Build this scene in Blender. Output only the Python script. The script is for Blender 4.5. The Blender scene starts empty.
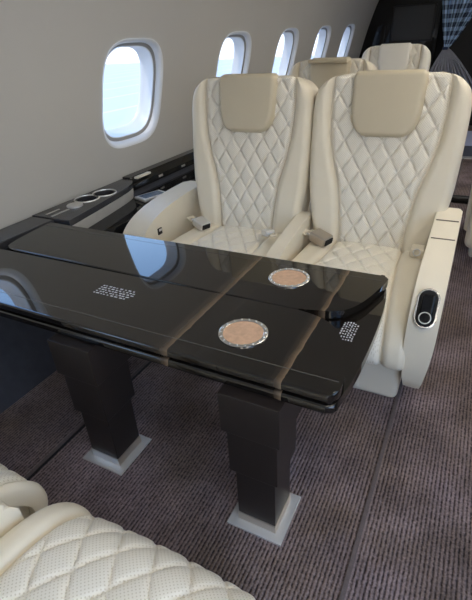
import bpy, bmesh, math, random
import numpy as np
from mathutils import Vector, Matrix
random.seed(4)
PI = math.pi
C = bpy.context.scene.collection
SC = bpy.context.scene

# ------------------------------------------------------------------ helpers
def tag(o, label=None, cat=None, group=None, kind=None):
    if label: o['label'] = label
    if cat: o['category'] = cat
    if group: o['group'] = group
    if kind: o['kind'] = kind
    return o

def thing(name, label, cat, loc=(0, 0, 0), rz=0.0, group=None):
    o = bpy.data.objects.new(name, None)
    o.empty_display_size = .1
    C.objects.link(o)
    o.location = loc
    o.rotation_euler = (0, 0, rz)
    return tag(o, label, cat, group)

def obj(name, bm, mat, parent=None, sharp=40, label=None, kind=None, wn_=True):
    bmesh.ops.recalc_face_normals(bm, faces=bm.faces[:])
    for f in bm.faces: f.smooth = len(f.verts) <= 4
    lim = math.radians(sharp)
    for e in bm.edges:
        if len(e.link_faces) == 2 and e.calc_face_angle(0) > lim: e.smooth = False
    me = bpy.data.meshes.new(name)
    bm.to_mesh(me); bm.free()
    mats = mat if isinstance(mat, (list, tuple)) else [mat]
    for m in mats: me.materials.append(m)
    o = bpy.data.objects.new(name, me)
    C.objects.link(o)
    if parent is not None: o.parent = parent
    if wn_: o.modifiers.new('weighted', 'WEIGHTED_NORMAL').keep_sharp = True
    return tag(o, label, None, None, kind)

def add_box(bm, lo, hi, bev=0, seg=2):
    r = bmesh.ops.create_cube(bm, size=1)
    vs = r['verts']
    lo, hi = Vector(lo), Vector(hi)
    for v in vs:
        v.co = Vector(((lo[i] + hi[i]) / 2 + v.co[i] * (hi[i] - lo[i]) for i in range(3)))
    if bev:
        es = list({e for v in vs for e in v.link_edges})
        bmesh.ops.bevel(bm, geom=es, offset=bev, segments=seg, affect='EDGES', profile=.5)
    return bm

def box(lo, hi, bev=0, seg=2):
    return add_box(bmesh.new(), lo, hi, bev, seg)

def add_prism(bm, pts, a, b, axis='z', bev=0, seg=3):
    """closed polygon pts (2D) extruded from a to b along axis"""
    def mk(p, h):
        if axis == 'z': return (p[0], p[1], h)
        if axis == 'x': return (h, p[0], p[1])
        return (p[0], h, p[1])
    v0 = [bm.verts.new(mk(p, a)) for p in pts]
    v1 = [bm.verts.new(mk(p, b)) for p in pts]
    n = len(pts)
    f0 = bm.faces.new(v0); f1 = bm.faces.new(v1[::-1])
    for i in range(n):
        bm.faces.new((v0[i], v1[i], v1[(i + 1) % n], v0[(i + 1) % n]))
    if bev:
        es = list(set(f0.edges) | set(f1.edges))
        bmesh.ops.bevel(bm, geom=es, offset=bev, segments=seg, affect='EDGES', profile=.5)
    return bm

def prism(pts, a, b, axis='z', bev=0, seg=3):
    return add_prism(bmesh.new(), pts, a, b, axis, bev, seg)

def add_ring(bm, c, r0, r1, z0, z1, n=48, ax=None):
    """flat annular ring with a rectangular rounded section; ax=(u,v,w) frame"""
    U, V, W = ax or (Vector((1, 0, 0)), Vector((0, 1, 0)), Vector((0, 0, 1)))
    c = Vector(c)
    rm = (r0 + r1) / 2
    prof = [(r0, z0), (r0, z0 + (z1 - z0) * .7), (r0 + (rm - r0) * .4, z1), (r1 - (r1 - rm) * .4, z1), (r1, z0 + (z1 - z0) * .7), (r1, z0)]
    rows = []
    for i in range(n):
        a = 2 * PI * i / n
        rows.append([bm.verts.new(c + (U * math.cos(a) + V * math.sin(a)) * r + W * z) for r, z in prof])
    for i in range(n):
        A, B = rows[i], rows[(i + 1) % n]
        for k in range(len(prof)):
            k2 = (k + 1) % len(prof)
            bm.faces.new((A[k], A[k2], B[k2], B[k]))
    return bm

def disc(c, r, z0, z1, n=48, bev=.0, ax=None):
    bm = bmesh.new()
    U, V, W = ax or (Vector((1, 0, 0)), Vector((0, 1, 0)), Vector((0, 0, 1)))
    c = Vector(c)
    prof = [(r, z0), (r, z1 - bev), (r - bev, z1)] if bev else [(r, z0), (r, z1)]
    rows = []
    for rr, z in prof:
        rows.append([bm.verts.new(c + (U * math.cos(2 * PI * i / n) + V * math.sin(2 * PI * i / n)) * rr + W * z) for i in range(n)])
    for A, B in zip(rows, rows[1:]):
        for i in range(n):
            bm.faces.new((A[i], A[(i + 1) % n], B[(i + 1) % n], B[i]))
    bm.faces.new(rows[0][::-1]); bm.faces.new(rows[-1])
    return bm

def add_tube(bm, pts, r, n=8):
    pts = [Vector(p) for p in pts]
    rows = []
    up = Vector((0, 0, 1))
    for i, p in enumerate(pts):
        d = (pts[min(i + 1, len(pts) - 1)] - pts[max(i - 1, 0)]).normalized()
        a = d.cross(up if abs(d.z) < .95 else Vector((1, 0, 0))).normalized()
        b = a.cross(d)
        rr = r[i] if isinstance(r, (list, tuple)) else r
        rows.append([bm.verts.new(p + (a * math.cos(2 * PI * k / n) + b * math.sin(2 * PI * k / n)) * rr) for k in range(n)])
    for A, B in zip(rows, rows[1:]):
        for k in range(n):
            bm.faces.new((A[k], A[(k + 1) % n], B[(k + 1) % n], B[k]))
    bm.faces.new(rows[0][::-1]); bm.faces.new(rows[-1])
    return bm

def smooth_poly(ctrl, per=6, closed=False):
    """Catmull-Rom through control points"""
    n = len(ctrl); out = []
    rng = range(n if closed else n - 1)
    for i in rng:
        if closed: p0, p1, p2, p3 = (ctrl[(i + k - 1) % n] for k in range(4))
        else: p0, p1, p2, p3 = ctrl[max(i - 1, 0)], ctrl[i], ctrl[i + 1], ctrl[min(i + 2, n - 1)]
        for k in range(per):
            t = k / per
            out.append(tuple(.5 * (2 * b + (c - a) * t + (2 * a - 5 * b + 4 * c - d) * t * t + (3 * b - a - 3 * c + d) * t ** 3)
                             for a, b, c, d in zip(p0, p1, p2, p3)))
    if not closed: out.append(tuple(ctrl[-1]))
    return out

def round_poly(pts, r, seg=6):
    """round the corners of a polygon; r number or list"""
    n = len(pts); out = []
    for i in range(n):
        rr = r[i] if isinstance(r, (list, tuple)) else r
        p = Vector(pts[i]); a = Vector(pts[i - 1]); b = Vector(pts[(i + 1) % n])
        if rr <= 0: out.append(tuple(p)); continue
        da, db = (a - p), (b - p)
        k = min(rr, da.length * .48, db.length * .48)
        s, e = p + da.normalized() * k, p + db.normalized() * k
        for j in range(seg + 1):
            t = j / seg
            q = s * (1 - t) ** 2 + p * 2 * t * (1 - t) + e * t * t
            out.append((q.x, q.y))
    return out

def tab(xs, ys):
    """smooth (pchip) table lookup"""
    xs = np.array(xs, float); ys = np.array(ys, float)
    h = np.diff(xs); d = np.diff(ys) / h
    m = np.zeros(len(xs))
    m[0], m[-1] = d[0], d[-1]
    for i in range(1, len(xs) - 1):
        if d[i - 1] * d[i] > 0:
            w1, w2 = 2 * h[i] + h[i - 1], h[i] + 2 * h[i - 1]
            m[i] = (w1 + w2) / (w1 / d[i - 1] + w2 / d[i])
    def f(x):
        x = min(max(x, xs[0]), xs[-1])
        i = min(max(int(np.searchsorted(xs, x)) - 1, 0), len(h) - 1)
        t = (x - xs[i]) / h[i]
        return float((1 + 2 * t) * (1 - t) ** 2 * ys[i] + t * (1 - t) ** 2 * h[i] * m[i] + t * t * (3 - 2 * t) * ys[i + 1] + t * t * (t - 1) * h[i] * m[i + 1])
    return f

# ------------------------------------------------------------------ materials
def new_mat(name):
    m = bpy.data.materials.new(name); m.use_nodes = True
    nt = m.node_tree; b = nt.nodes['Principled BSDF']
    return m, nt, b

def node(nt, t, **kw):
    n = nt.nodes.new(t)
    for k, v in kw.items():
        if k in n.inputs: n.inputs[k].default_value = v
        else: setattr(n, k, v)
    return n

def plain(name, col, rough=.5, metal=0, ior=1.5, noise=0, nscale=30, bump=0, bscale=200, coat=0, var=None):
    m, nt, b = new_mat(name)
    b.inputs['Base Color'].default_value = (*col, 1)
    b.inputs['Roughness'].default_value = rough
    b.inputs['Metallic'].default_value = metal
    b.inputs['IOR'].default_value = ior
    b.inputs['Coat Weight'].default_value = coat
    tc = node(nt, 'ShaderNodeTexCoord')
    if noise:
        n = node(nt, 'ShaderNodeTexNoise', Scale=nscale, Detail=4.0)
        nt.links.new(tc.outputs['Object'], n.inputs['Vector'])
        r = node(nt, 'ShaderNodeMapRange')
        r.inputs['To Min'].default_value = 1 - noise; r.inputs['To Max'].default_value = 1 + noise
        nt.links.new(n.outputs['Fac'], r.inputs['Value'])
        v = node(nt, 'ShaderNodeMix', data_type='RGBA', blend_type='MULTIPLY')
        v.inputs[0].default_value = 1
        v.inputs[6].default_value = (*col, 1)
        nt.links.new(r.outputs[0], v.inputs[7])
        nt.links.new(v.outputs[2], b.inputs['Base Color'])
    if bump:
        n = node(nt, 'ShaderNodeTexNoise', Scale=bscale, Detail=3.0)
        nt.links.new(tc.outputs['Object'], n.inputs['Vector'])
        bp = node(nt, 'ShaderNodeBump', Strength=bump, Distance=.002)
        nt.links.new(n.outputs['Fac'], bp.inputs['Height'])
        nt.links.new(bp.outputs[0], b.inputs['Normal'])
    return m

def math_node(nt, op, a, b=None, c=None):
    n = nt.nodes.new('ShaderNodeMath'); n.operation = op
    for i, v in enumerate((a, b, c)):
        if v is None: continue
        if isinstance(v, (int, float)): n.inputs[i].default_value = v
        else: nt.links.new(v, n.inputs[i])
    return n.outputs[0]

CREAM = (.80, .725, .59)
M = {}
M['leather'] = plain('cream_leather', (.85, .77, .62), .42, noise=.05, nscale=6, bump=.12, bscale=260)
M['headrest'] = plain('tan_leather', (.64, .56, .41), .45, noise=.05, nscale=6, bump=.12, bscale=260)
M['shell'] = plain('shell_leather', (.77, .70, .58), .45, noise=.04, nscale=6)
M['bright'] = plain('ivory_leather', (.90, .86, .77), .42, noise=.04, nscale=6)

def perforated(name, col, axes):
    """quilted leather pricked with a lattice of small holes"""
    m, nt, b = new_mat(name)
    b.inputs['Roughness'].default_value = .42
    tc = node(nt, 'ShaderNodeTexCoord')
    s = node(nt, 'ShaderNodeSeparateXYZ')
    nt.links.new(tc.outputs['Object'], s.inputs[0])
    p = .0115
    x = math_node(nt, 'DIVIDE', s.outputs[axes[0]], p)
    y = math_node(nt, 'DIVIDE', s.outputs[axes[1]], p)
    u = math_node(nt, 'ADD', x, y); v = math_node(nt, 'SUBTRACT', x, y)
    u = math_node(nt, 'SUBTRACT', math_node(nt, 'FRACT', u), .5)
    v = math_node(nt, 'SUBTRACT', math_node(nt, 'FRACT', v), .5)
    d = math_node(nt, 'ADD', math_node(nt, 'MULTIPLY', u, u), math_node(nt, 'MULTIPLY', v, v))
    hole = math_node(nt, 'LESS_THAN', d, .045)
    mix = node(nt, 'ShaderNodeMix', data_type='RGBA')
    mix.inputs[6].default_value = (*col, 1)
    mix.inputs[7].default_value = (col[0] * .78, col[1] * .75, col[2] * .70, 1)
    nt.links.new(hole, mix.inputs[0])
    nt.links.new(mix.outputs[2], b.inputs['Base Color'])
    return m
M['quilt_back'] = perforated('quilted_back_leather', (.89, .84, .73), (0, 2))
M['quilt_seat'] = perforated('quilted_seat_leather', (.89, .84, .73), (0, 1))

def ebony(name):
    """high-gloss near-black veneer with two ragged brown figure streaks running along Y"""
    m, nt, b = new_mat(name)
    tc = node(nt, 'ShaderNodeTexCoord')
    s = node(nt, 'ShaderNodeSeparateXYZ')
    nt.links.new(tc.outputs['Object'], s.inputs[0])
    n = node(nt, 'ShaderNodeTexNoise', Scale=9.0, Detail=6.0, Roughness=.65)
    mp = node(nt, 'ShaderNodeMapping'); mp.inputs['Scale'].default_value = (.25, 1, .2)
    nt.links.new(tc.outputs['Object'], mp.inputs[0]); nt.links.new(mp.outputs[0], n.inputs['Vector'])
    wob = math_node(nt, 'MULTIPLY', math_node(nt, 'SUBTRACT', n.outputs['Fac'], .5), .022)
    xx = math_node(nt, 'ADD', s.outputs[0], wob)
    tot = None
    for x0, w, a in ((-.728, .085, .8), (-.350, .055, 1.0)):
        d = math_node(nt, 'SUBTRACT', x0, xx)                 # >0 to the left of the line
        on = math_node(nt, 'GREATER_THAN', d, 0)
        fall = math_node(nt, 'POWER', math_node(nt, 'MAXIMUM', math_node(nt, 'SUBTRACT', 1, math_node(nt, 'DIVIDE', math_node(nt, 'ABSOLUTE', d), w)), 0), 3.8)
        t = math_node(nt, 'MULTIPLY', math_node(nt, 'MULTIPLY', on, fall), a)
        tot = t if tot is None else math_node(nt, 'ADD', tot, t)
    n2 = node(nt, 'ShaderNodeTexNoise', Scale=40.0, Detail=4.0)
    mp2 = node(nt, 'ShaderNodeMapping'); mp2.inputs['Scale'].default_value = (1.2, .12, .2)
    nt.links.new(tc.outputs['Object'], mp2.inputs[0]); nt.links.new(mp2.outputs[0], n2.inputs['Vector'])
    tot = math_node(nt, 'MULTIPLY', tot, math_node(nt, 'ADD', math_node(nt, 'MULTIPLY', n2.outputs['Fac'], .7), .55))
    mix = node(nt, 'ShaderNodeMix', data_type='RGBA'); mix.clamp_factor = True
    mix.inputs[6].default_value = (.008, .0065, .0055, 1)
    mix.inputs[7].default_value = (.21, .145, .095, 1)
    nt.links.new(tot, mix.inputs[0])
    nt.links.new(mix.outputs[2], b.inputs['Base Color'])
    b.inputs['Roughness'].default_value = .035
    b.inputs['IOR'].default_value = 1.70
    return m
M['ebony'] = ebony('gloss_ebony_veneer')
M['black_gloss'] = plain('black_gloss', (.007, .007, .008), .06, ior=1.4)
M['ledge'] = plain('dark_ledge_veneer', (.045, .045, .050), .26, noise=.3, nscale=60)
M['dado'] = plain('charcoal_cloth', (.045, .047, .060), .9, noise=.25, nscale=20, bump=.3)
M['suede'] = plain('grey_suede', (.46, .44, .41), .9, noise=.12, nscale=14)
M['wall'] = plain('warm_white_panel', (.57, .55, .515), .55, noise=.03, nscale=2.5)
M['ceil'] = plain('ceiling_panel', (.66, .64, .60), .6)
M['white'] = plain('white_plastic', (.85, .86, .87), .35)
M['greygap'] = plain('grey_shade_track', (.33, .33, .33), .5)
M['chrome'] = plain('chrome', (.80, .79, .77), .16, metal=1, bump=.02)
M['steel'] = plain('brushed_steel', (.78, .77, .75), .34, metal=.75, noise=.06, nscale=50)
M['pewter'] = plain('pewter', (.50, .45, .40), .30, metal=.9)
M['plate'] = plain('polished_foot_plate', (.90, .88, .84), .24, metal=.5)
M['leg'] = plain('dark_bronze_leg', (.022, .017, .0155), .30, ior=1.4, noise=.2, nscale=9)
M['cork'] = plain('tan_cork', (.62, .40, .27), .85, noise=.25, nscale=60)
M['black'] = plain('black_plastic', (.012, .012, .013), .35)
M['rubber'] = plain('black_rubber', (.010, .010, .010), .8)
M['print'] = plain('white_print', (.60, .62, .68), .6)
M['screen'] = plain('screen_glass', (.05, .065, .085), .08, ior=1.6)
M['seam'] = plain('seam_line', (.16, .13, .10), .8)
M['binding'] = plain('carpet_binding', (.125, .10, .096), .95, noise=.3, nscale=90, bump=.5)
M['matte_black'] = plain('matte_black', (.008, .008, .009), .6)

def glass():
    m, nt, b = new_mat('window_pane')
    out = nt.nodes['Material Output']
    tr = node(nt, 'ShaderNodeBsdfTransparent'); tr.inputs[0].default_value = (.97, .98, 1, 1)
    gl = node(nt, 'ShaderNodeBsdfGlossy'); gl.inputs['Roughness'].default_value = .02
    lw = node(nt, 'ShaderNodeLayerWeight', Blend=.5)
    pw = nt.nodes.new('ShaderNodeMath'); pw.operation = 'POWER'; pw.inputs[1].default_value = 5
    nt.links.new(lw.outputs['Facing'], pw.inputs[0])
    fr = nt.nodes.new('ShaderNodeMath'); fr.operation = 'MULTIPLY_ADD'; fr.inputs[1].default_value = .6; fr.inputs[2].default_value = .03
    nt.links.new(pw.outputs[0], fr.inputs[0])
    mx = node(nt, 'ShaderNodeMixShader')
    nt.links.new(fr.outputs[0], mx.inputs[0]); nt.links.new(tr.outputs[0], mx.inputs[1]); nt.links.new(gl.outputs[0], mx.inputs[2])
    nt.links.new(mx.outputs[0], out.inputs[0])
    return m
M['glass'] = glass()

def carpet():
    m, nt, b = new_mat('ribbed_mauve_carpet')
    b.inputs['Roughness'].default_value = .95
    b.inputs['Specular IOR Level'].default_value = .15
    tc = node(nt, 'ShaderNodeTexCoord'); s = node(nt, 'ShaderNodeSeparateXYZ')
    nt.links.new(tc.outputs['Object'], s.inputs[0])
    nz = node(nt, 'ShaderNodeTexNoise', Scale=60.0, Detail=2.0)
    nt.links.new(tc.outputs['Object'], nz.inputs['Vector'])
    wob = math_node(nt, 'MULTIPLY', math_node(nt, 'SUBTRACT', nz.outputs['Fac'], .5), .006)
    x = math_node(nt, 'DIVIDE', math_node(nt, 'ADD', s.outputs[0], wob), .0140)
    w = math_node(nt, 'ADD', math_node(nt, 'MULTIPLY', math_node(nt, 'SINE', math_node(nt, 'MULTIPLY', x, 2 * PI)), .5), .5)
    # loops along the rib
    y = math_node(nt, 'DIVIDE', s.outputs[1], .016)
    ly = math_node(nt, 'ADD', math_node(nt, 'MULTIPLY', math_node(nt, 'SINE', math_node(nt, 'MULTIPLY', y, 2 * PI)), .5), .5)
    brk = node(nt, 'ShaderNodeTexNoise', Scale=75.0, Detail=3.0)
    nt.links.new(tc.outputs['Object'], brk.inputs['Vector'])
    w = math_node(nt, 'MINIMUM', math_node(nt, 'ADD', w, math_node(nt, 'MULTIPLY', math_node(nt, 'MAXIMUM', math_node(nt, 'SUBTRACT', brk.outputs['Fac'], .42), 0), 2.2)), 1)
    h = math_node(nt, 'MULTIPLY', math_node(nt, 'POWER', w, .62), math_node(nt, 'ADD', math_node(nt, 'MULTIPLY', ly, .06), .94))
    big = node(nt, 'ShaderNodeTexNoise', Scale=3.6, Detail=4.0, Roughness=.6)
    nt.links.new(tc.outputs['Object'], big.inputs['Vector'])
    fine = node(nt, 'ShaderNodeTexNoise', Scale=160.0, Detail=2.0)
    nt.links.new(tc.outputs['Object'], fine.inputs['Vector'])
    mix = node(nt, 'ShaderNodeMix', data_type='RGBA')
    mix.inputs[6].default_value = (.022, .016, .018, 1)
    tint = node(nt, 'ShaderNodeMix', data_type='RGBA')
    tint.inputs[6].default_value = (.20, .148, .122, 1); tint.inputs[7].default_value = (.30, .232, .238, 1)
    tn = node(nt, 'ShaderNodeTexNoise', Scale=2.2, Detail=3.0)
    nt.links.new(tc.outputs['Object'], tn.inputs['Vector'])
    tr_ = node(nt, 'ShaderNodeMapRange'); tr_.inputs['From Min'].default_value = .36; tr_.inputs['From Max'].default_value = .62
    nt.links.new(tn.outputs['Fac'], tr_.inputs['Value']); nt.links.new(tr_.outputs[0], tint.inputs[0])
    nt.links.new(tint.outputs[2], mix.inputs[7])
    nt.links.new(h, mix.inputs[0])
    br = math_node(nt, 'ADD', math_node(nt, 'MULTIPLY', big.outputs['Fac'], 2.0), -.02)
    br = math_node(nt, 'MULTIPLY', br, math_node(nt, 'ADD', math_node(nt, 'MULTIPLY', fine.outputs['Fac'], 1.4), .30))
    mul = node(nt, 'ShaderNodeMix', data_type='RGBA', blend_type='MULTIPLY'); mul.inputs[0].default_value = 1
    nt.links.new(mix.outputs[2], mul.inputs[6]); nt.links.new(br, mul.inputs[7])
    nt.links.new(mul.outputs[2], b.inputs['Base Color'])
    bp = node(nt, 'ShaderNodeBump', Strength=.8, Distance=.006)
    nt.links.new(h, bp.inputs['Height']); nt.links.new(bp.outputs[0], b.inputs['Normal'])
    return m
M['carpet'] = carpet()

def plaid():
    m, nt, b = new_mat('blue_checked_cloth')
    b.inputs['Roughness'].default_value = .8
    uv = node(nt, 'ShaderNodeUVMap'); s = node(nt, 'ShaderNodeSeparateXYZ')
    nt.links.new(uv.outputs[0], s.inputs[0])
    def band(o, n, th):
        return math_node(nt, 'GREATER_THAN', math_node(nt, 'SINE', math_node(nt, 'MULTIPLY', o, n * 2 * PI)), th)
    a = band(s.outputs[0], 11, .1); c = band(s.outputs[1], 8, .1)
    t = math_node(nt, 'DIVIDE', math_node(nt, 'ADD', a, c), 2)
    mix = node(nt, 'ShaderNodeMix', data_type='RGBA')
    mix.inputs[6].default_value = (.015, .03, .075, 1); mix.inputs[7].default_value = (.46, .64, .86, 1)
    nt.links.new(t, mix.inputs[0]); nt.links.new(mix.outputs[2], b.inputs['Base Color'])
    return m
M['plaid'] = plaid()
M['grey_cloth'] = plain('slate_pleated_cloth', (.34, .34, .38), .45, noise=.2, nscale=20)
M['lit_floor'] = plain('lit_lavender_floor', (.55, .56, .72), .5)  # light on the galley floor, put into the colour

# ------------------------------------------------------------------ padded upholstery
def samples(n, e=.35):
    """0..1 samples, denser near both ends"""
    out = []
    for i in range(n + 1):
        t = i / n
        out.append((1 - e) * t + e * (.5 - .5 * math.cos(PI * t)))
    return out

def pad(path, L, R, D, r, nu, nv, quilt=0, qw=.095, qh=.15, crown=0, skirt=.03, phase=0.0):
    """cushion skin along a 2D path [(y,z)] ; L(s),R(s) edges, D thickness, r edge radius.
    The outward normal is to the left-hand side chosen so that it faces -Y or +Z."""
    P = [Vector(p) for p in path]
    cum = [0.]
    for a, b in zip(P, P[1:]): cum.append(cum[-1] + (b - a).length)
    S = cum[-1]
    def at(s):
        i = 0
        while i < len(cum) - 2 and cum[i + 1] < s: i += 1
        t = (s - cum[i]) / (cum[i + 1] - cum[i])
        p = P[i].lerp(P[i + 1], t)
        def tang(k):
            return (P[min(k + 1, len(P) - 1)] - P[max(k - 1, 0)]).normalized()
        d = tang(i).lerp(tang(i + 1), t).normalized()
        return p, Vector((-d.y, d.x))
    bm = bmesh.new()
    us, vs = samples(nu), samples(nv)
    top, bot = [], []
    for v in vs:
        s = v * S
        p, nrm = at(s)
        l, rr = L(s), R(s)
        row, rowb = [], []
        for u in us:
            x = l + (rr - l) * u
            de = max(0., min(x - l, rr - x))
            ds = max(0., min(s, S - s))
            f = 1.
            for d in (de, ds):
                q = min(d / r, 1.)
                f *= math.sqrt(max(0., 1 - (1 - q) ** 2))
            h = D * f
            if crown: h += crown * f * (1 - (2 * u - 1) ** 2)
            if quilt:
                a = PI * (x / qw + s / qh + phase); b = PI * (x / qw - s / qh - phase)
                da, db = abs(math.sin(a)), abs(math.sin(b)); pf = .55 * min(1., min(da, db) / .30) ** .6 + .45 * (da * db) ** .5
                h += quilt * (pf - .8) * min(1, de / .03) * min(1, ds / .03)
            q = p + nrm * h
            row.append(bm.verts.new((x, q.x, q.y)))
            if u in (us[0], us[-1]) or v in (vs[0], vs[-1]):
                qb = p - nrm * skirt
                rowb.append(bm.verts.new((x, qb.x, qb.y)))
            else: rowb.append(None)
        top.append(row); bot.append(rowb)
    for j in range(nv):
        for i in range(nu):
            bm.faces.new((top[j][i], top[j][i + 1], top[j + 1][i + 1], top[j + 1][i]))
    per = [(0, i) for i in range(nu)] + [(j, nu) for j in range(nv)] + [(nv, i) for i in range(nu, 0, -1)] + [(j, 0) for j in range(nv, 0, -1)]
    n = len(per)
    for k in range(n):
        a, b = per[k], per[(k + 1) % n]
        bm.faces.new((top[a[0]][a[1]], bot[a[0]][a[1]], bot[b[0]][b[1]], top[b[0]][b[1]]))
    # closing underside, strip by strip
    for j in range(nv):
        a, b = bot[j][0], bot[j][nu]; c, d = bot[j + 1][nu], bot[j + 1][0]
        if j == 0:
            bm.faces.new([bot[0][i] for i in range(nu + 1)] + [c, d])
        elif j == nv - 1:
            bm.faces.new([a, b] + [bot[nv][i] for i in range(nu, -1, -1)])
        else: bm.faces.new((a, b, c, d))
    return bm

const = lambda k: (lambda s: k)

# seat profile tables (local: seat centre x=0, back foot y=0, faces -Y)
BK0, BK1 = (.0, .42), (.127, 1.325)
BACK_W = tab([0, .05, .18, .38, .60, .72, .79, .84, .875, .90, .915], [.315, .325, .352, .380, .385, .385, .380, .365, .335, .295, .23])
PAN_W = tab([0, .2, .34, .5, .62, .78, .915], [.172, .185, .205, .248, .272, .282, .275])
HEAD_W = tab([0, .012, .035, .075, .13, .27, .295, .311], [.085, .118, .146, .165, .175, .179, .172, .155])

def mirror_neg(f): return lambda s: -f(s)

def armrest(name, prof, x0, x1, parent, mat='leather', bev=.022):
    return obj(name, prism(prof, x0, x1, 'x', bev, 4), M[mat], parent, 60)

def buckle(parent, x, y, z, rz, tilt, dark='pewter', s=1.0):
    """seat belt lying on the cushion: webbing, tongue and metal buckle"""
    mt = Matrix.Translation((x, y, z)) @ Matrix.Rotation(rz, 4, 'Z') @ Matrix.Rotation(tilt, 4, 'X') @ Matrix.Scale(s, 4)
    b = box((-.036, -.052, -.004), (.036, .034, .040), .008, 3)
    bm_b = b; bm_b.transform(mt)
    o = obj('belt_buckle', bm_b, M[dark], parent, 50)
    t = box((-.027, -.057, .004), (.027, -.050, .032), .002, 1); t.transform(mt)
    obj('buckle_slot', t, M['rubber'], o)
    w = box((-.026, .030, .006), (.026, .062, .022), .004, 1); w.transform(mt)
    obj('belt_tongue', w, M['chrome'], o)
    g = box((-.024, .055, .002), (.024, .105, .010), .002, 1); g.transform(mt)
    obj('belt_webbing', g, M['leather'], o)
    return o

def make_seat(label, loc, rz=0, arms=(), leather='leather', head='headrest', group=None, cush_q=None, cush_in=None, detail=1., fascia=True, head_fold=0.):
    t = thing('cabin_seat', label, 'seat', loc, rz, group)
    Q = lambda n: max(6, int(n * detail))
    # pedestal
    bm = bmesh.new()
    add_box(bm, (-.325, -.72, 0), (.325, -.03, .24), .03, 4)
    obj('seat_base', bm, M['shell'], t)
    if fascia:
        bm = bmesh.new(); add_box(bm, (-.15, -.728, .03), (.15, -.70, .225), .012, 3)
        obj('fascia_panel', bm, M['shell'], t)
    # cushion path: from the back forwards, over the front edge and down
    pth = smooth_poly([(-.02, .440), (-.2, .445), (-.42, .452), (-.58, .440), (-.69, .405), (-.755, .345), (-.775, .285), (-.765, .235)], 6)
    pth = pth[::-1]      # normal must point up/forward
    S = sum((Vector(a) - Vector(b)).length for a, b in zip(pth, pth[1:]))
    qw = cush_q or (lambda s: .185 + .055 * max(0, 1 - s / (S * .8)))
    qr = cush_in or qw
    wout = lambda s: .325 + .02 * min(1, max(0, (S - s) / S))
    obj('seat_cushion', pad(pth, const(-.315), const(.315), .01, .02, 12, 30, skirt=.09), M['shell'], t)
    for nm, l, r in (('cushion_bolster', mirror_neg(wout), lambda s: -qw(s) - .003), ('cushion_bolster', lambda s: qr(s) + .003, wout)):
        obj(nm, pad(pth, l, r, .036, .036, Q(14), Q(44), skirt=.03), M[leather], t)
    obj('quilted_cushion', pad(pth, mirror_neg(qw), qr, .028, .022, Q(104), Q(150), quilt=.014, qw=.105, qh=.165, crown=.010, skirt=.02, phase=.2), M['quilt_seat'], t)
    # back
    bp = [BK1[i] - BK0[i] for i in (0, 1)]
    bpath = [BK0, BK1]
    N = 1
    bpath = [(BK0[0] + bp[0] * k / 8, BK0[1] + bp[1] * k / 8) for k in range(9)]
    obj('back_shell', pad(bpath, mirror_neg(BACK_W), BACK_W, .018, .03, 24, 60, skirt=.13), M['shell'], t, 60)
    for sgn in (-1, 1):
        a = lambda s: min(PAN_W(s), BACK_W(s) - .012) + .002
        if sgn < 0: l, r = mirror_neg(BACK_W), lambda s: -a(s)
        else: l, r = a, BACK_W
        obj('back_bolster', pad(bpath, l, r, .058, .045, Q(16), Q(60), skirt=.015), M[leather], t)
    pw = lambda s: min(PAN_W(s), BACK_W(s) - .012)
    obj('quilted_back', pad(bpath, mirror_neg(pw), pw, .040, .025, Q(104), Q(150), quilt=.020, qw=.098, qh=.152, skirt=.01, phase=.1), M['quilt_back'], t)
    # headrest pad over the upper panel
    n = (Vector((-bp[1], bp[0]))).normalized()
    off = n * .030
    h0, h1 = .615, .925
    hp = [(BK0[0] + bp[0] * k + off.x, BK0[1] + bp[1] * k + off.y) for k in [(h0 + (h1 - h0) * j / 8) / .914 for j in range(9)]]
    obj('headrest', pad(hp, mirror_neg(HEAD_W), HEAD_W, .044, .026, 30, 40, crown=.012, skirt=.02), M[head], t)
    if head_fold:
        bm = box((-.17, -.02, 1.30), (.17, .12, 1.335), .016, 3)
        obj('headrest_top', bm, M[head], t)
    return t

# ------------------------------------------------------------------ cabin shell
Y0, Y1 = -2.2, 8.9
PROF = tab([.60, .92, 1.26, 1.62, 1.95, 2.15], [-2.235, -2.185, -2.100, -2.000, -1.880, -1.785])
XC = -.45
WY = {-3: -1.5, -2: -.25, -1: 1.165, 0: 2.615, 1: 4.06, 2: 5.33, 3: 6.58, 4: 7.83, 5: 9.05}
BLANK = {5}
def bay(i):
    lo = (WY[i] + WY[i - 1]) / 2 if i - 1 in WY else WY[i] - .6
    hi = (WY[i] + WY[i + 1]) / 2 if i + 1 in WY else WY[i] + .6
    return lo, hi
def win_z(y): return 1.222 + .017 * (y - 2.62)
def wn(z):
    d = (PROF(z + .01) - PROF(z - .01)) / .02
    return Vector((-1, 0, d)).normalized()
WA, WB, WN = .320, .327, 3.4
def sup(a, b, n, k, N):
    t = 2 * PI * k / N
    c, s = math.cos(t), math.sin(t)
    return (a * math.copysign(abs(c) ** (2 / n), c), b * math.copysign(abs(s) ** (2 / n), s))
NW = 72
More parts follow.
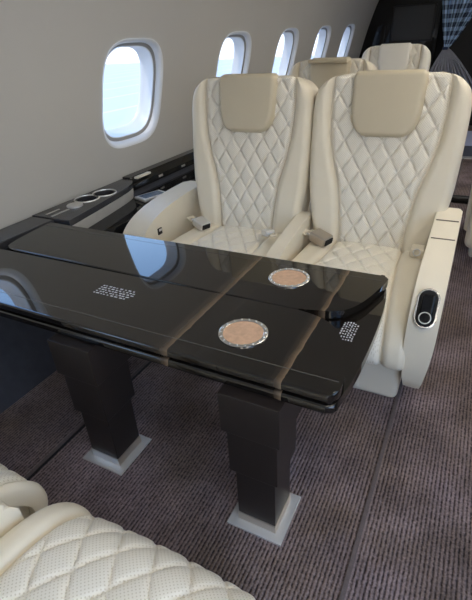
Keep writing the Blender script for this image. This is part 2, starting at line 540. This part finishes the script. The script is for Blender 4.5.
def wall(name, idx, mirror):
    bm = bmesh.new()
    zb, zt = .60, 2.15
    for i in idx:
        yc = WY[i]; zc = win_z(yc)
        rings = []
        for f in (0, .12, .3, .55, .8, 1.):
            ring = []
            for k in range(NW):
                hy, hz = sup(.02, .02, 2, k, NW) if i in BLANK else sup(WA, WB, WN, k, NW)
                t = 2 * PI * k / NW
                c, s = math.cos(t), math.sin(t)
                m = max(abs(c), abs(s))
                oy = (bay(i)[1] - yc if c > 0 else yc - bay(i)[0]) * c / m
                oz = (zt - zc if s > 0 else zc - zb) * s / m
                y = yc + hy + (oy - hy) * f; z = zc + hz + (oz - hz) * f
                x = PROF(z)
                ring.append(bm.verts.new((2 * XC - x if mirror else x, y, z)))
            rings.append(ring)
        if i in BLANK: bm.faces.new(rings[0])
        for A, B in zip(rings, rings[1:]):
            for k in range(NW):
                bm.faces.new((A[k], A[(k + 1) % NW], B[(k + 1) % NW], B[k]))
    bmesh.ops.remove_doubles(bm, verts=bm.verts[:], dist=.0005)
    return obj(name, bm, M['wall'], None, 60, kind='structure')

WIDX = list(range(-3, 6))
wall('wall_left', WIDX, False)
wall('wall_right', WIDX[2:], True)          # door opening added to let in daylight takes the first two bays
ED = (bay(-3)[0], bay(-2)[1])
xr = 2 * XC - float(PROF(1.2))
bm = bmesh.new()
add_box(bm, (xr - .06, ED[1] - .07, 0), (xr + .12, ED[1] + .0, 2.15), .01, 2)
obj('added_door_1', bm, M['white'], None, kind='structure', label='pale frame of the entry door opening added for daylight')
obj('trim_8', box((xr - .06, ED[0], 2.10), (xr + .14, ED[1], 2.2), .01, 2), M['white'], None, kind='structure')

def loop_strip(loops, closed=True):
    bm = bmesh.new()
    rows = [[bm.verts.new(p) for p in lp] for lp in loops]
    for A, B in zip(rows, rows[1:]):
        n = len(A)
        for k in range(n):
            bm.faces.new((A[k], A[(k + 1) % n], B[(k + 1) % n], B[k]))
    return bm

wcount = 0
def window(i, mirror):
    global wcount
    wcount += 1
    yc = WY[i]; zc = win_z(yc)
    def lp(a, b, depth, n=WN):
        out = []
        for k in range(NW):
            y, z = sup(a, b, n, k, NW)
            N = wn(zc)
            zz = zc + z
            p = Vector((PROF(zz), yc + y, zz)) + N * depth
            if mirror: p.x = 2 * XC - p.x
            out.append(p)
        return out
    fr = obj('window_%d' % wcount, loop_strip([lp(0.322, .328, -.002), lp(0.316, .322, -.003), lp(0.304, .310, .006), lp(0.294, .299, .022), lp(0.290, .295, .045)]), M['white'], None, 60, kind='structure')
    obj('shade_track', loop_strip([lp(0.292, .297, .040), lp(0.274, .279, .042), lp(0.268, .273, .056)]), M['greygap'], fr, 60)
    obj('window_reveal', loop_strip([lp(0.271, .276, .044), lp(0.266, .271, .046), lp(0.264, .269, .07), lp(0.250, .255, .115), lp(0.245, .250, .12), lp(0.242, .247, .14)]), M['white'], fr, 60)
    bm = bmesh.new()
    pts = lp(0.247, .252, .136)
    pts2 = lp(0.247, .252, .141)
    a = [bm.verts.new(p) for p in pts]; b = [bm.verts.new(p) for p in pts2]
    bm.faces.new(a); bm.faces.new(b[::-1])
    for k in range(NW): bm.faces.new((a[k], b[k], b[(k + 1) % NW], a[(k + 1) % NW]))
    obj('window_pane', bm, M['glass'], fr, 30)
    # shade latch studs at the lower aft corner of the reveal
    bm = bmesh.new()
    for dy, dz in ((.212, -.262), (.229, -.248)):
        zz = zc + dz
        p = Vector((PROF(zz), yc + dy, zz)) + wn(zc) * .05
        if mirror: p.x = 2 * XC - p.x
        bmesh.ops.create_uvsphere(bm, u_segments=8, v_segments=6, radius=.007, matrix=Matrix.Translation(p))
    obj('shade_latch', bm, M['steel'], fr)
for i in WIDX[2:-1]: window(i, False)
for i in WIDX[2:-1]: window(i, True)

# blank ends of walls are covered by bays; ceiling vault
bm = bmesh.new()
prof = [(PROF(2.15), 2.15), (-1.68, 2.28), (-1.44, 2.42), (-1.14, 2.50), (-.8, 2.54), (XC, 2.55)]
prof = prof + [(2 * XC - x, z) for x, z in prof[-2::-1]]
ya, yb = bay(-3)[0], bay(5)[1]
rows = [[bm.verts.new((x, y, z)) for x, z in prof] for y in (ya, yb)]
for k in range(len(prof) - 1): bm.faces.new((rows[0][k], rows[0][k + 1], rows[1][k + 1], rows[1][k]))
obj('ceiling', bm, M['ceil'], None, 60, kind='structure')

# lower sidewall (charcoal dado leaning in towards the floor)
for side, mir in (('left', False), ('right', True)):
    bm = bmesh.new()
    pp = [(-2.215, .62), (-2.09, .60), (-2.03, .45), (-1.93, .25), (-1.82, .05), (-1.80, -.01), (-2.3, -.01), (-2.3, .62)]
    if mir: pp = [(2 * XC - x, z) for x, z in pp]
    add_prism(bm, [(x, z) for x, z in pp], ED[1] if mir else ya, yb, 'y')
    obj('baseboard_' + side, bm, M['dado'], None, 30, kind='structure')

# floor
obj('floor', box((-2.3, ya, -.05), (1.4, yb, 0)), M['carpet'], None, kind='structure')
obj('trim_1', box((-.112, -2.2, 0), (-.096, 8.0, .006), .003, 2), M['binding'], None, kind='structure')
obj('trim_2', box((-1.390, -2.2, 0), (-1.374, 8.0, .005), .002, 2), M['binding'], None, kind='structure')
obj('trim_3', box((-1.372, -2.2, 0), (-1.362, 8.0, .003)), M['matte_black'], None, kind='structure')
obj('trim_4', box((-.5, 6.70, 0), (.9, 6.82, .012), .004, 2), M['steel'], None, kind='structure')
# end walls
def end_wall(name, y0, y1, mat, hole=None):
    full = [(-2.3, -.05), (-2.3, .6)] + [(PROF(z) - .02, z) for z in np.linspace(.62, 2.15, 10)] + [(x, z + .02) for x, z in prof[1:-1]]
    right = [(2 * XC - x, z) for x, z in full[:13]][::-1]
    full = full + right
    return obj(name, prism([(float(a), float(b)) for a, b in full], y0, y1, 'y'), mat, None, kind='structure')
end_wall('wall_front', ya - .06, ya, M['wall'])
end_wall('wall_back', 9.30, 9.36, M['matte_black'])

# aft bulkhead: glossy black panel left of the doorway
bulk = [(-2.3, -.0), (-2.3, .6)] + [(float(PROF(z)) + .004, float(z)) for z in np.linspace(.64, 2.15, 12)] + [(x, z) for x, z in prof[1:4]] + [(-.90, 2.53), (-.90, 0)]
obj('wall_bulkhead', prism(bulk, 9.0, 9.08, 'y'), M['black_gloss'], None, 30, kind='structure')
obj('trim_5', box((-.91, 8.96, 0), (-.875, 9.09, 2.52), .006, 2), M['black_gloss'], None, kind='structure')
bk2 = [(.2, 0), (.2, 2.5)] + [(2 * XC - x, z) for x, z in prof[2:0:-1]] + [(2 * XC - float(PROF(z)) - .004, float(z)) for z in np.linspace(2.15, .64, 12)] + [(1.4, .6), (1.4, 0)]
obj('wall_galley', prism(bk2, 9.0, 9.08, 'y'), M['black_gloss'], None, 30, kind='structure')

# monitor set in the bulkhead
t = thing('wall_monitor', 'large dark grey flat monitor on the black aft bulkhead', 'monitor', (-1.285, 8.98, 1.605))
obj('monitor_frame', box((-.33, -.02, -.26), (.33, .02, .26), .012, 3), M['black'], t)
obj('monitor_screen', box((-.305, -.026, -.235), (.305, -.018, .235), .004, 2), plain('monitor_grey', (.035, .036, .038), .3), t)
# tall side cabinet strip left of the monitor
t = thing('coat_cabinet', 'narrow tall black door at the left edge of the aft bulkhead', 'cabinet', (-1.81, 8.96, 0))
obj('cabinet_door', box((-.10, -.01, .35), (.10, .035, 1.6), .01, 3), M['black_gloss'], t)
obj('cabinet_pull', box((.055, -.02, .95), (.07, -.008, 1.2), .004, 2), M['steel'], t)

# ------------------------------------------------------------------ curtain in the doorway
def drape(name, x0, x1, z0, z1, y, knot, upper, mat, parent, nf):
    bm = bmesh.new(); uvl = bm.loops.layers.uv.new('UVMap')
    nu, nv = 90, 30
    rows = []
    for j in range(nv + 1):
        v = j / nv
        spread = (v ** .8) * .94 + .06
        row = []
        for i in range(nu + 1):
            u = i / nu
            x = knot[0] + (x0 + (x1 - x0) * u - knot[0]) * spread
            z = knot[1] + ((z1 if upper else z0) - knot[1]) * v
            fold = math.sin(u * nf * 2 * PI + .6 * math.sin(u * 9)) * .035 * (.25 + v)
            row.append((bm.verts.new((x, y + fold, z)), u, v))
        rows.append(row)
    for j in range(nv):
        for i in range(nu):
            q = (rows[j][i], rows[j][i + 1], rows[j + 1][i + 1], rows[j + 1][i])
            f = bm.faces.new([a[0] for a in q])
            for l, a in zip(f.loops, q): l[uvl].uv = (a[1], a[2])
    o = obj(name, bm, mat, parent, 80)
    s = o.modifiers.new('thick', 'SOLIDIFY'); s.thickness = .006
    return o
kn = (-.70, 1.235)
t = thing('doorway_curtain', 'blue checked curtain gathered to one point above a slate pleated skirt, in the aft doorway', 'curtain', (0, 8.62, 0))
drape('checked_drape', -.90, -.15, 0, 2.15, 0, kn, True, M['plaid'], t, 7)
drape('pleated_skirt', -1.0, -.12, .62, 0, 0, kn, False, M['grey_cloth'], t, 11)
obj('curtain_tie', box((kn[0] - .04, -.03, kn[1] - .02), (kn[0] + .04, .03, kn[1] + .02), .012, 3), M['plaid'], t)
# galley floor beyond the steel threshold; light on its far part painted lavender
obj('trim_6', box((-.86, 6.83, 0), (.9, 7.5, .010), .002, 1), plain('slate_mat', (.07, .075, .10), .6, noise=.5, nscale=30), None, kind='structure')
obj('trim_7', box((-.86, 7.5, 0), (.9, 8.7, .010), .002, 1), M['lit_floor'], None, kind='structure')
# small black pouch on the aisle floor
t = thing('floor_pouch', 'small black pouch lying on the aisle carpet behind the outer armrest', 'pouch', (-.03, 4.84, 0))
obj('pouch_body', box((-.085, -.06, 0), (.085, .06, .055), .022, 4), M['rubber'], t)
obj('pouch_flap', box((-.075, -.064, .028), (.075, -.02, .060), .010, 3), M['black'], t)

# ------------------------------------------------------------------ side ledge
t = thing('side_ledge', 'dark veneered side ledge with double cup holder along the window wall', 'ledge', (0, 0, 0))
inner = smooth_poly([(-1.915, 1.60), (-1.945, 1.80), (-1.985, 2.05), (-2.030, 2.29), (-2.07, 2.40), (-2.125, 2.46)], 5)
wallx = lambda z: float(PROF(z)) - .004
top_pts = [(-2.215, 1.655), (-1.922, 1.655)] + inner[2:] + [(-2.215, 2.5)]
def with_cups(pts, z0, z1):
    return prism(pts, z0, z1, 'z', .006, 2)
cups = [(-2.118, 2.005), (-2.092, 2.140)]
o = obj('ledge_top', with_cups(top_pts, .655, .69), M['ledge'], t)
# cut the two cup wells right through the top
cut = bmesh.new()
for cx, cy in cups:
    bmesh.ops.create_cone(cut, cap_ends=True, segments=40, radius1=.060, radius2=.060, depth=.2, matrix=Matrix.Translation((cx, cy, .69)))
me = bpy.data.meshes.new('cut'); cut.to_mesh(me); cut.free()
co = bpy.data.objects.new('cut', me); C.objects.link(co)
md = o.modifiers.new('cups', 'BOOLEAN'); md.object = co; md.operation = 'DIFFERENCE'; md.solver = 'EXACT'; md.use_self = True
bpy.context.view_layer.update()
dg = bpy.context.evaluated_depsgraph_get()
nm = bpy.data.meshes.new_from_object(o.evaluated_get(dg))
o.modifiers.clear(); o.data = nm
bpy.data.objects.remove(co)
bm = bmesh.new()
for cx, cy in cups:
    rows = []
    for r, z in ((.0605, .688), (.0605, .60), (.02, .598)):
        rows.append([bm.verts.new((cx + r * math.cos(2 * PI * k / 40), cy + r * math.sin(2 * PI * k / 40), z)) for k in range(40)])
    for A, B in zip(rows, rows[1:]):
        for k in range(40): bm.faces.new((A[k], A[(k + 1) % 40], B[(k + 1) % 40], B[k]))
    bm.faces.new(rows[-1])
cw = obj('cup_holder', bm, M['black'], t)
# figure-of-eight rim
def eight(r, grow):
    (ax, ay), (bx, by) = cups
    mid = Vector(((ax + bx) / 2, (ay + by) / 2)); d = Vector((bx - ax, by - ay)); n = d.normalized(); s = Vector((-n.y, n.x))
    out = []
    h = d.length / 2
    phi = math.acos(min(1, h / r))
    for c, base in ((Vector(cups[1]), 0.), (Vector(cups[0]), PI)):
        N = 26
        for k in range(N + 1):
            a = -(PI - phi) + (2 * (PI - phi)) * k / N + base
            out.append(c + (n * math.cos(a) + s * math.sin(a)) * r)
    return out
L1, L2, L3 = eight(.0755, 0), eight(.0725, 0), eight(.0725, 0)
bm = bmesh.new()
rows = []
for r, z in ((.080, .689), (.078, .695), (.0735, .695), (.0725, .690)):
    rows.append([bm.verts.new((p.x, p.y, z)) for p in eight(r, 0)])
for A, B in zip(rows, rows[1:]):
    n = len(A)
    for k in range(n): bm.faces.new((A[k], A[(k + 1) % n], B[(k + 1) % n], B[k]))
obj('cup_rim', bm, M['steel'], cw)
kb = obj('rotary_knob', disc((-2.085, 1.868, 0), .048, .69, .702, 36, .004), M['steel'], t)
bm = bmesh.new()
add_box(bm, (-2.142, 1.69, .688), (-2.128, 1.79, .692)); obj('switch_strip', bm, M['suede'], t)
bm = bmesh.new()
add_box(bm, (-2.085, 1.675, .688), (-2.068, 1.81, .692)); obj('switch_strip', bm, M['suede'], t)
# suede face under the curved inner edge
bm = bmesh.new()
ii = inner[2:]
rows = []
for z, off in ((.657, -.006), (.64, -.004), (.60, -.012), (.50, -.02)):
    rows.append([bm.verts.new((x + off, y - off * .2, z)) for x, y in ii])
for A, B in zip(rows, rows[1:]):
    for k in range(len(A) - 1): bm.faces.new((A[k], A[k + 1], B[k + 1], B[k]))
o = obj('suede_face', bm, M['suede'], t, 80)
s = o.modifiers.new('thick', 'SOLIDIFY'); s.thickness = .02; s.offset = -1
# lower shelf by the seat, with the black wall rail
obj('lower_shelf', prism([(-2.2, 1.655), (-1.86, 1.655), (-1.80, 2.0), (-1.80, 8.6), (-2.2, 8.6)], .50, .585, 'z', .006, 2), M['black_gloss'], t)
bm = prism([(-2.225, .585), (-2.13, .585), (-2.125, .66), (-2.145, .70), (-2.215, .70)], 2.47, 8.6, 'y', .004, 2)
obj('wall_rail', bm, M['black_gloss'], t)
bm = box((-2.135, 2.50, .685), (-2.10, 2.66, .70), .005, 2)
obj('rail_catch', bm, M['shell'], t)
for y in (2.78, 3.1, 3.5): obj('rail_marker', box((-2.128, y, .625), (-2.12, y + .05, .64), .002, 1), M['steel'], t)
tl = thing('ledge_panel', 'dark grey fixed panel between the wall and the left end of the table', 'ledge', (0, 0, 0))
obj('panel_top', prism([(-2.205, -2.0), (-2.032, -2.0), (-2.032, 1.645), (-2.205, 1.645)], .645, .688, 'z', .005, 2), M['ledge'], tl)
obj('panel_front', box((-2.10, -2.0, .50), (-2.06, 1.645, .646), .004, 1), M['dado'], tl)
# seat control screen lying on the shelf
c = thing('control_screen', 'small silver framed touch screen on the black shelf beside the left armrest', 'screen', (-1.945, 2.435, .586), .0)
c.rotation_euler = (0, 0, -.32)
obj('screen_frame', box((-.062, -.105, 0), (.062, .105, .022), .007, 3), M['steel'], c)
obj('screen_glass', box((-.045, -.082, .018), (.045, .082, .0235), .002, 1), plain('display', (.16, .21, .28), .12), c)

# ------------------------------------------------------------------ the table
tb = thing('conference_table', 'glossy black folding table with two round tan coasters and two square legs', 'table', (0, 0, 0))
LK = .9807                      # outlines scaled to the leaf height
def sc(pts, k): return [(x * k, y * k) for x, y in pts]
arc = smooth_poly([(-.205, .885), (-.184, 1.02), (-.176, 1.22), (-.180, 1.42), (-.196, 1.56), (-.225, 1.64)], 5)
slab = round_poly([(-2.04, .874), (-.23, .874)], 0) + arc + [(-2.04, 1.635)]
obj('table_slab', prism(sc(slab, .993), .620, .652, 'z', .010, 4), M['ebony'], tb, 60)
near_r = smooth_poly([(-.225, .888), (-.205, .91), (-.201, .965), (-.218, 1.05), (-.246, 1.13), (-.287, 1.20), (-.33, 1.238), (-.385, 1.262), (-.45, 1.273)], 5)
leafA = [(-2.06, .888)] + near_r + [(-2.06, 1.273)]
far_r = smooth_poly([(-.45, 1.281), (-.40, 1.290), (-.335, 1.308), (-.285, 1.345), (-.248, 1.42), (-.22, 1.52), (-.203, 1.60), (-.208, 1.635), (-.235, 1.645)], 5)
far_l = smooth_poly([(-2.055, 1.645), (-2.035, 1.45), (-2.012, 1.345), (-1.985, 1.298), (-1.93, 1.281)], 5)
leafB = far_l + far_r
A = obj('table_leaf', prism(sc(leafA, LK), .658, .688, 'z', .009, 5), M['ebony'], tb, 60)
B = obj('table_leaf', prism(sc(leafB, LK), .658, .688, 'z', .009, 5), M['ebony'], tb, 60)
line = plain('inlay_line', (.10, .095, .09), .2)
obj('inlay_line', box((-2.01, .9352, .6872), (-.208, .9380, .6884)), line, A)
obj('inlay_line', box((-2.00, 1.5610, .6872), (-.218, 1.5638, .6884)), line, B)
# black felt spacer hidden between slab and leaves
obj('leaf_hinge', box((-1.95, 1.17, .650), (-.5, 1.33, .660)), M['rubber'], tb)
for leaf, (cx, cy) in ((A, (-.551, 1.047)), (B, (-.551, 1.457))):
    k = obj('coaster', disc((cx, cy, 0),   .068, .687, .6895, 48), M['cork'], leaf)
    obj('coaster_ring', add_ring(bmesh.new(), (cx, cy, 0), .066, .0805, .687, .693, 56), M['chrome'], k)
    bm = bmesh.new()
    for q in range(18):
        a = 2 * PI * q / 18
        bmesh.ops.create_uvsphere(bm, u_segments=6, v_segments=4, radius=.0045, matrix=Matrix.Translation((cx + .0733 * math.cos(a), cy + .0733 * math.sin(a), .6925)))
    obj('ring_bead', bm, M['chrome'], k, kind='stuff')
# fine print (illegible in the photograph): rows of tiny irregular strokes
def fine_print(x0, x1, y0, y1, z, rows_, along, parent, dens=1.):
    bm = bmesh.new()
    for r in range(rows_):
        p = 0.
        f = (r + .5) / rows_
        Lx = (x1 - x0) if along == 'x' else (y1 - y0)
        end = Lx * random.uniform(.86, 1)
        while p < end:
            w = random.uniform(.004, .009) * dens
            if along == 'x':
                yy = y1 - (y1 - y0) * f; h = (y1 - y0) / rows_ * .24
                add_box(bm, (x0 + p, yy - h, z), (x0 + p + w, yy + h * random.uniform(.4, 1), z + .0005))
            else:
                xx = x0 + (x1 - x0) * f; h = (x1 - x0) / rows_ * .30
                add_box(bm, (xx - h, y0 + p, z), (xx + h * random.uniform(.4, 1), y0 + p + w, z + .0005))
            p += w + random.uniform(.004, .011)
    obj('placard_print', bm, M['print'], parent, label='small white printed placard text')
fine_print(-1.213, -1.037, 1.070, 1.142, .6882, 5, 'x', A, 1.7)
fine_print(-.284, -.231, 1.183, 1.292, .6522, 6, 'y', tb)
def table_leg(cx, cy):
    lg = obj('leg', box((cx - .071, cy - .071, .035), (cx + .071, cy + .071, .30), .004, 2), M['leg'], tb)
    obj('leg_stage', box((cx - .085, cy - .085, .275), (cx + .085, cy + .085, .50), .004, 2), M['leg'], lg)
    obj('leg_stage', box((cx - .098, cy - .098, .465), (cx + .098, cy + .098, .619), .004, 2), M['leg'], lg)
    obj('leg_collar', box((cx - .073, cy - .073, .008), (cx + .073, cy + .073, .05), .003, 2), M['pewter'], lg)
    bm = bmesh.new()
    # bevelled steel foot plate, slightly pyramidal
    r0, r1 = .104, .096
    add_prism(bm, [(cx - r0, cy - r0), (cx + r0, cy - r0), (cx + r0, cy + r0), (cx - r0, cy + r0)], 0, .010, 'z', .003, 2)
    obj('base_plate', bm, M['plate'], lg)
table_leg(-.438, .930)
table_leg(-1.130, .928)

# ------------------------------------------------------------------ facing seats
# right-hand seat
SR = (-.432, 2.42, 0)
seat = make_seat('cream quilted seat nearest the aisle behind the table, with black latch on its outer armrest', SR)
prof_r = smooth_poly([(.05, .700), (-.15, .685), (-.40, .655), (-.60, .625), (-.70, .580), (-.755, .500), (-.785, .38), (-.79, .27), (-.772, .18), (-.73, .115), (-.675, .105), (-.60, .16), (-.45, .20), (-.2, .22), (.05, .24)], 4)
arm = armrest('armrest', prof_r, .322, .440, seat)
for v in arm.data.vertices:          # the panel narrows to a rounded toe
    k = min(1, max(0, (.42 - v.co.z) / .32)) ** 1.6
    xc = .375
    v.co.x = xc + (v.co.x - xc) * (1 - .5 * k)
for y, z in ((-.12, .6885), (-.31, .6665)):
    obj('armrest_seam', box((.330, y - .004, z - .004), (.432, y + .004, z + .0022)), M['seam'], arm)
# latch: chrome rim, black recess and lever on the sloping front of the armrest
c0 = Vector((.383, -.738, .535))
W = Vector((0, -.82, .57)).normalized(); V = Vector((0, .57, .82)).normalized(); U = Vector((1, 0, 0))
def capsule(hw, hl, z0, z1, bev=.003):
    pts = []
    for k in range(17): a = PI * k / 16; pts.append((hw * math.cos(a), hl - hw + hw * math.sin(a)))
    for k in range(17): a = PI + PI * k / 16; pts.append((hw * math.cos(a), -(hl - hw) + hw * math.sin(a)))
    bm = prism(pts, z0, z1, 'z', bev, 2)
    mt = Matrix(((U.x, V.x, W.x, c0.x), (U.y, V.y, W.y, c0.y), (U.z, V.z, W.z, c0.z), (0, 0, 0, 1)))
    bm.transform(mt); return bm
la = obj('latch', capsule(.043, .082, -.03, .008), M['chrome'], arm, label='chrome rimmed black latch')
obj('latch_recess', capsule(.036, .075, .002, .0095, .001), M['rubber'], la)
bm = bmesh.new()
mt = Matrix(((U.x, V.x, W.x, c0.x), (U.y, V.y, W.y, c0.y), (U.z, V.z, W.z, c0.z), (0, 0, 0, 1)))
add_box(bm, (-.026, -.06, .008), (.026, .055, .026), .010, 4); bm.transform(mt)
obj('latch_lever', bm, M['black_gloss'], la)
cc = c0 + V * -.040 + W * .026
obj('latch_button', add_ring(bmesh.new(), cc,   .020, .0245, -.004, .004, 32, (U, V, W)), M['steel'], la)
buckle(seat, -.262, -.125, .497, 1.25, .22, s=1.25)
# folded belt end and ring by the outer armrest
bm = box((.235, -.14, .475), (.305, -.06, .525), .008, 3); bk = obj('belt_anchor', bm, M['leather'], seat)
obj('belt_ring', add_ring(bmesh.new(), (.268, -.145, .512), .014, .020, -.004, .004, 24, (Vector((1, 0, 0)), Vector((0, .5, .86)), Vector((0, -.86, .5)))), M['steel'], bk)

# left-hand seat
SL = (-1.203, 2.42, 0)
seat2 = make_seat('cream quilted seat by the window, beside the ledge with the cup holder', SL)
prof_c = smooth_poly([(.04, .60), (-.12, .585), (-.30, .56), (-.46, .53), (-.555, .48), (-.58, .40), (-.58, .2), (.04, .2)], 4)
armrest('armrest', prof_c, .338, .415, seat2, bev=.028)
prof_l = smooth_poly([(.22, .665), (.0, .66), (-.18, .648), (-.33, .625), (-.45, .585), (-.53, .52), (-.56, .42), (-.56, .2), (.22, .2)], 4)
al = armrest('armrest', prof_l, -.58, -.42, seat2, bev=.035)
bm = bmesh.new()
add_box(bm, (-.422, -.385, .50), (-.413, -.345, .54), .003, 2)
sw = obj('armrest_switch', bm, M['black'], al, label='small black seat switch')
obj('switch_key', box((-.415, -.378, .522), (-.409, -.352, .536), .002, 1), M['steel'], sw)
buckle(seat2, -.262, -.145, .497, 1.2, .22, 'steel', 1.1)
buckle(seat2, .232, -.19, .515, -2.3, .2, 'steel', .8)

# foreground pair facing aft (their fronts reach into the bottom left corner)
fg_q = lambda s: .285
s3 = make_seat('cream perforated quilted seat cushion in the near foreground, right of its smooth centre armrest', (-.54, -.293, 0), PI, cush_q=fg_q, cush_in=lambda s: .25)
prof_f = smooth_poly([(.05, .560), (-.2, .556), (-.42, .548), (-.58, .532), (-.635, .505), (-.650, .45), (-.645, .2), (.05, .2)], 4)
armrest('armrest', [(y, z + (.02 if z > .3 else 0)) for y, z in prof_f], .348, .445, s3, bev=.016)
s4 = make_seat('cream quilted seat in the bottom left corner, left of the smooth centre armrest', (-1.338, -.29, 0), PI, cush_q=fg_q)

# rear row, and the seat before the bulkhead
make_seat('cream seat behind the window seat, only its tan headrest and shoulders showing', (-1.23, 4.10, 0), group='seats further aft', detail=.8, head_fold=.1)
make_seat('ivory seat at the far end in front of the black bulkhead', (-1.02, 5.95, .045), group='seats further aft', detail=.7, leather='bright', head='bright')
# seat across the aisle, cut by the right edge of the frame
s7 = make_seat('grey-cream seat across the aisle at the right edge of the photo', (.43, 3.45, 0), PI, detail=.7)
armrest('armrest', prof_r, .30, .39, s7)
obj('back_cover', box((-.37, .0, .13), (.37, .13, .62), .05, 5), M['shell'], s7)

# ------------------------------------------------------------------ lamps, added out of view
def emitter(name, strength):
    m = bpy.data.materials.new(name); m.use_nodes = True
    nt = m.node_tree; nt.nodes.clear()
    e = nt.nodes.new('ShaderNodeEmission'); e.inputs[0].default_value = (1, .93, .80, 1); e.inputs[1].default_value = strength
    ou = nt.nodes.new('ShaderNodeOutputMaterial'); nt.links.new(e.outputs[0], ou.inputs[0])
    return m
em = emitter('ceiling_fill', 6.5)
em2 = emitter('wash_fill', 5.5)
for k, y in enumerate((-1.2, .5, 2.2, 3.9, 5.6, 7.3)):  # unseen ceiling lamps, added to light the cabin
    lt = thing('ceiling_fill_light', 'long rectangular ceiling lamp added out of view over the aisle', 'lamp', (.25, y, 2.50), 0, 'added ceiling lamps over the aisle')
    bm = bmesh.new()
    add_box(bm, (-.22, -.52, -.03), (-.19, .52, .06)); add_box(bm, (.19, -.52, -.03), (.22, .52, .06))
    add_box(bm, (-.22, -.52, -.03), (.22, -.49, .06)); add_box(bm, (-.22, .49, -.03), (.22, .52, .06))
    obj('fill_lamp_frame', bm, M['white'], lt)
    obj('fill_lamp_diffuser', box((-.19, -.49, -.02), (.19, .49, -.01)), em, lt)

for k, y in enumerate((-.6, 1.4, 3.4, 5.4)):  # unseen strips, added to brighten the left wall and the seats
    lt = thing('sidewall_fill_light', 'long fill lamp added along the top of the unseen aisle-side wall', 'lamp', (.82, y, 2.11), 0, 'added fill lamps on the aisle-side wall')
    lt.rotation_euler = (0, math.radians(-25), 0)
    obj('fill_lamp_frame', box((-.005, -.95, -.10), (.03, .95, .10), .004, 1), M['white'], lt)
    obj('fill_lamp_diffuser', box((-.015, -.92, -.08), (-.006, .92, .08)), em2, lt)

# ------------------------------------------------------------------ outside: apron and sky
gm, gnt, gb = new_mat('pale_apron')
gb.inputs['Roughness'].default_value = .9
tc = node(gnt, 'ShaderNodeTexCoord'); s = node(gnt, 'ShaderNodeSeparateXYZ'); gnt.links.new(tc.outputs['Object'], s.inputs[0])
ln = math_node(gnt, 'LESS_THAN', math_node(gnt, 'ABSOLUTE', math_node(gnt, 'SUBTRACT', math_node(gnt, 'FRACT', math_node(gnt, 'DIVIDE', s.outputs[0], 7.0)), .5)), .035)
mx = node(gnt, 'ShaderNodeMix', data_type='RGBA'); mx.inputs[6].default_value = (.52, .47, .44, 1); mx.inputs[7].default_value = (.66, .62, .58, 1)
gnt.links.new(ln, mx.inputs[0]); gnt.links.new(mx.outputs[2], gb.inputs['Base Color'])
obj('ground', box((-120, -120, -2.6), (120, 120, -2.5)), gm, None, kind='structure')

sl = bpy.data.lights.new('sun', 'SUN'); sl.energy = 1.9; sl.color = (1, .92, .80); sl.angle = .01
so = bpy.data.objects.new('sun', sl); C.objects.link(so); so.rotation_euler = (math.radians(40), 0, 0)
w = bpy.data.worlds.new('sky'); SC.world = w; w.use_nodes = True
nt = w.node_tree; nt.nodes.clear()
tc = nt.nodes.new('ShaderNodeTexCoord'); sp = nt.nodes.new('ShaderNodeSeparateXYZ'); nt.links.new(tc.outputs['Generated'], sp.inputs[0])
cr = nt.nodes.new('ShaderNodeValToRGB'); el = cr.color_ramp.elements
el[0].position = .0; el[0].color = (.80, .83, .88, 1)
el[1].position = .55; el[1].color = (.28, .55, 1.05, 1)
x = el.new(.12); x.color = (.82, .88, .96, 1)
x = el.new(.28); x.color = (.60, .93, 1.40, 1)
nt.links.new(sp.outputs[2], cr.inputs[0])
bg = nt.nodes.new('ShaderNodeBackground'); bg.inputs[1].default_value = 2.4
nt.links.new(cr.outputs[0], bg.inputs[0])
wo = nt.nodes.new('ShaderNodeOutputWorld'); nt.links.new(bg.outputs[0], wo.inputs[0])

# ------------------------------------------------------------------ camera
a, b, c = 5.26362132e-01, -4.98786521e-01, -5.95674210e-02
Rx = Matrix(((1, 0, 0), (0, math.cos(a), -math.sin(a)), (0, math.sin(a), math.cos(a))))
Rz = Matrix(((math.cos(b), -math.sin(b), 0), (math.sin(b), math.cos(b), 0), (0, 0, 1)))
Rr = Matrix(((math.cos(c), -math.sin(c), 0), (math.sin(c), math.cos(c), 0), (0, 0, 1)))
R = Rr @ Rx @ Matrix(((1, 0, 0), (0, 0, -1), (0, 1, 0))) @ Rz
m3 = Matrix((R[0], -R[1], -R[2])).transposed()
cam = bpy.data.cameras.new('camera'); co = bpy.data.objects.new('camera', cam); C.objects.link(co)
co.matrix_world = Matrix.Translation((0, 0, 1.5)) @ m3.to_4x4()
cam.sensor_fit = 'VERTICAL'; cam.sensor_height = 24; cam.lens = 444.59 * 24 / 600
cam.clip_start = .02; cam.clip_end = 500
SC.camera = co
vs = SC.view_settings
vs.view_transform = 'Standard'; vs.look = 'None'; vs.gamma = 1; vs.use_curve_mapping = False
vs.exposure = 0.30
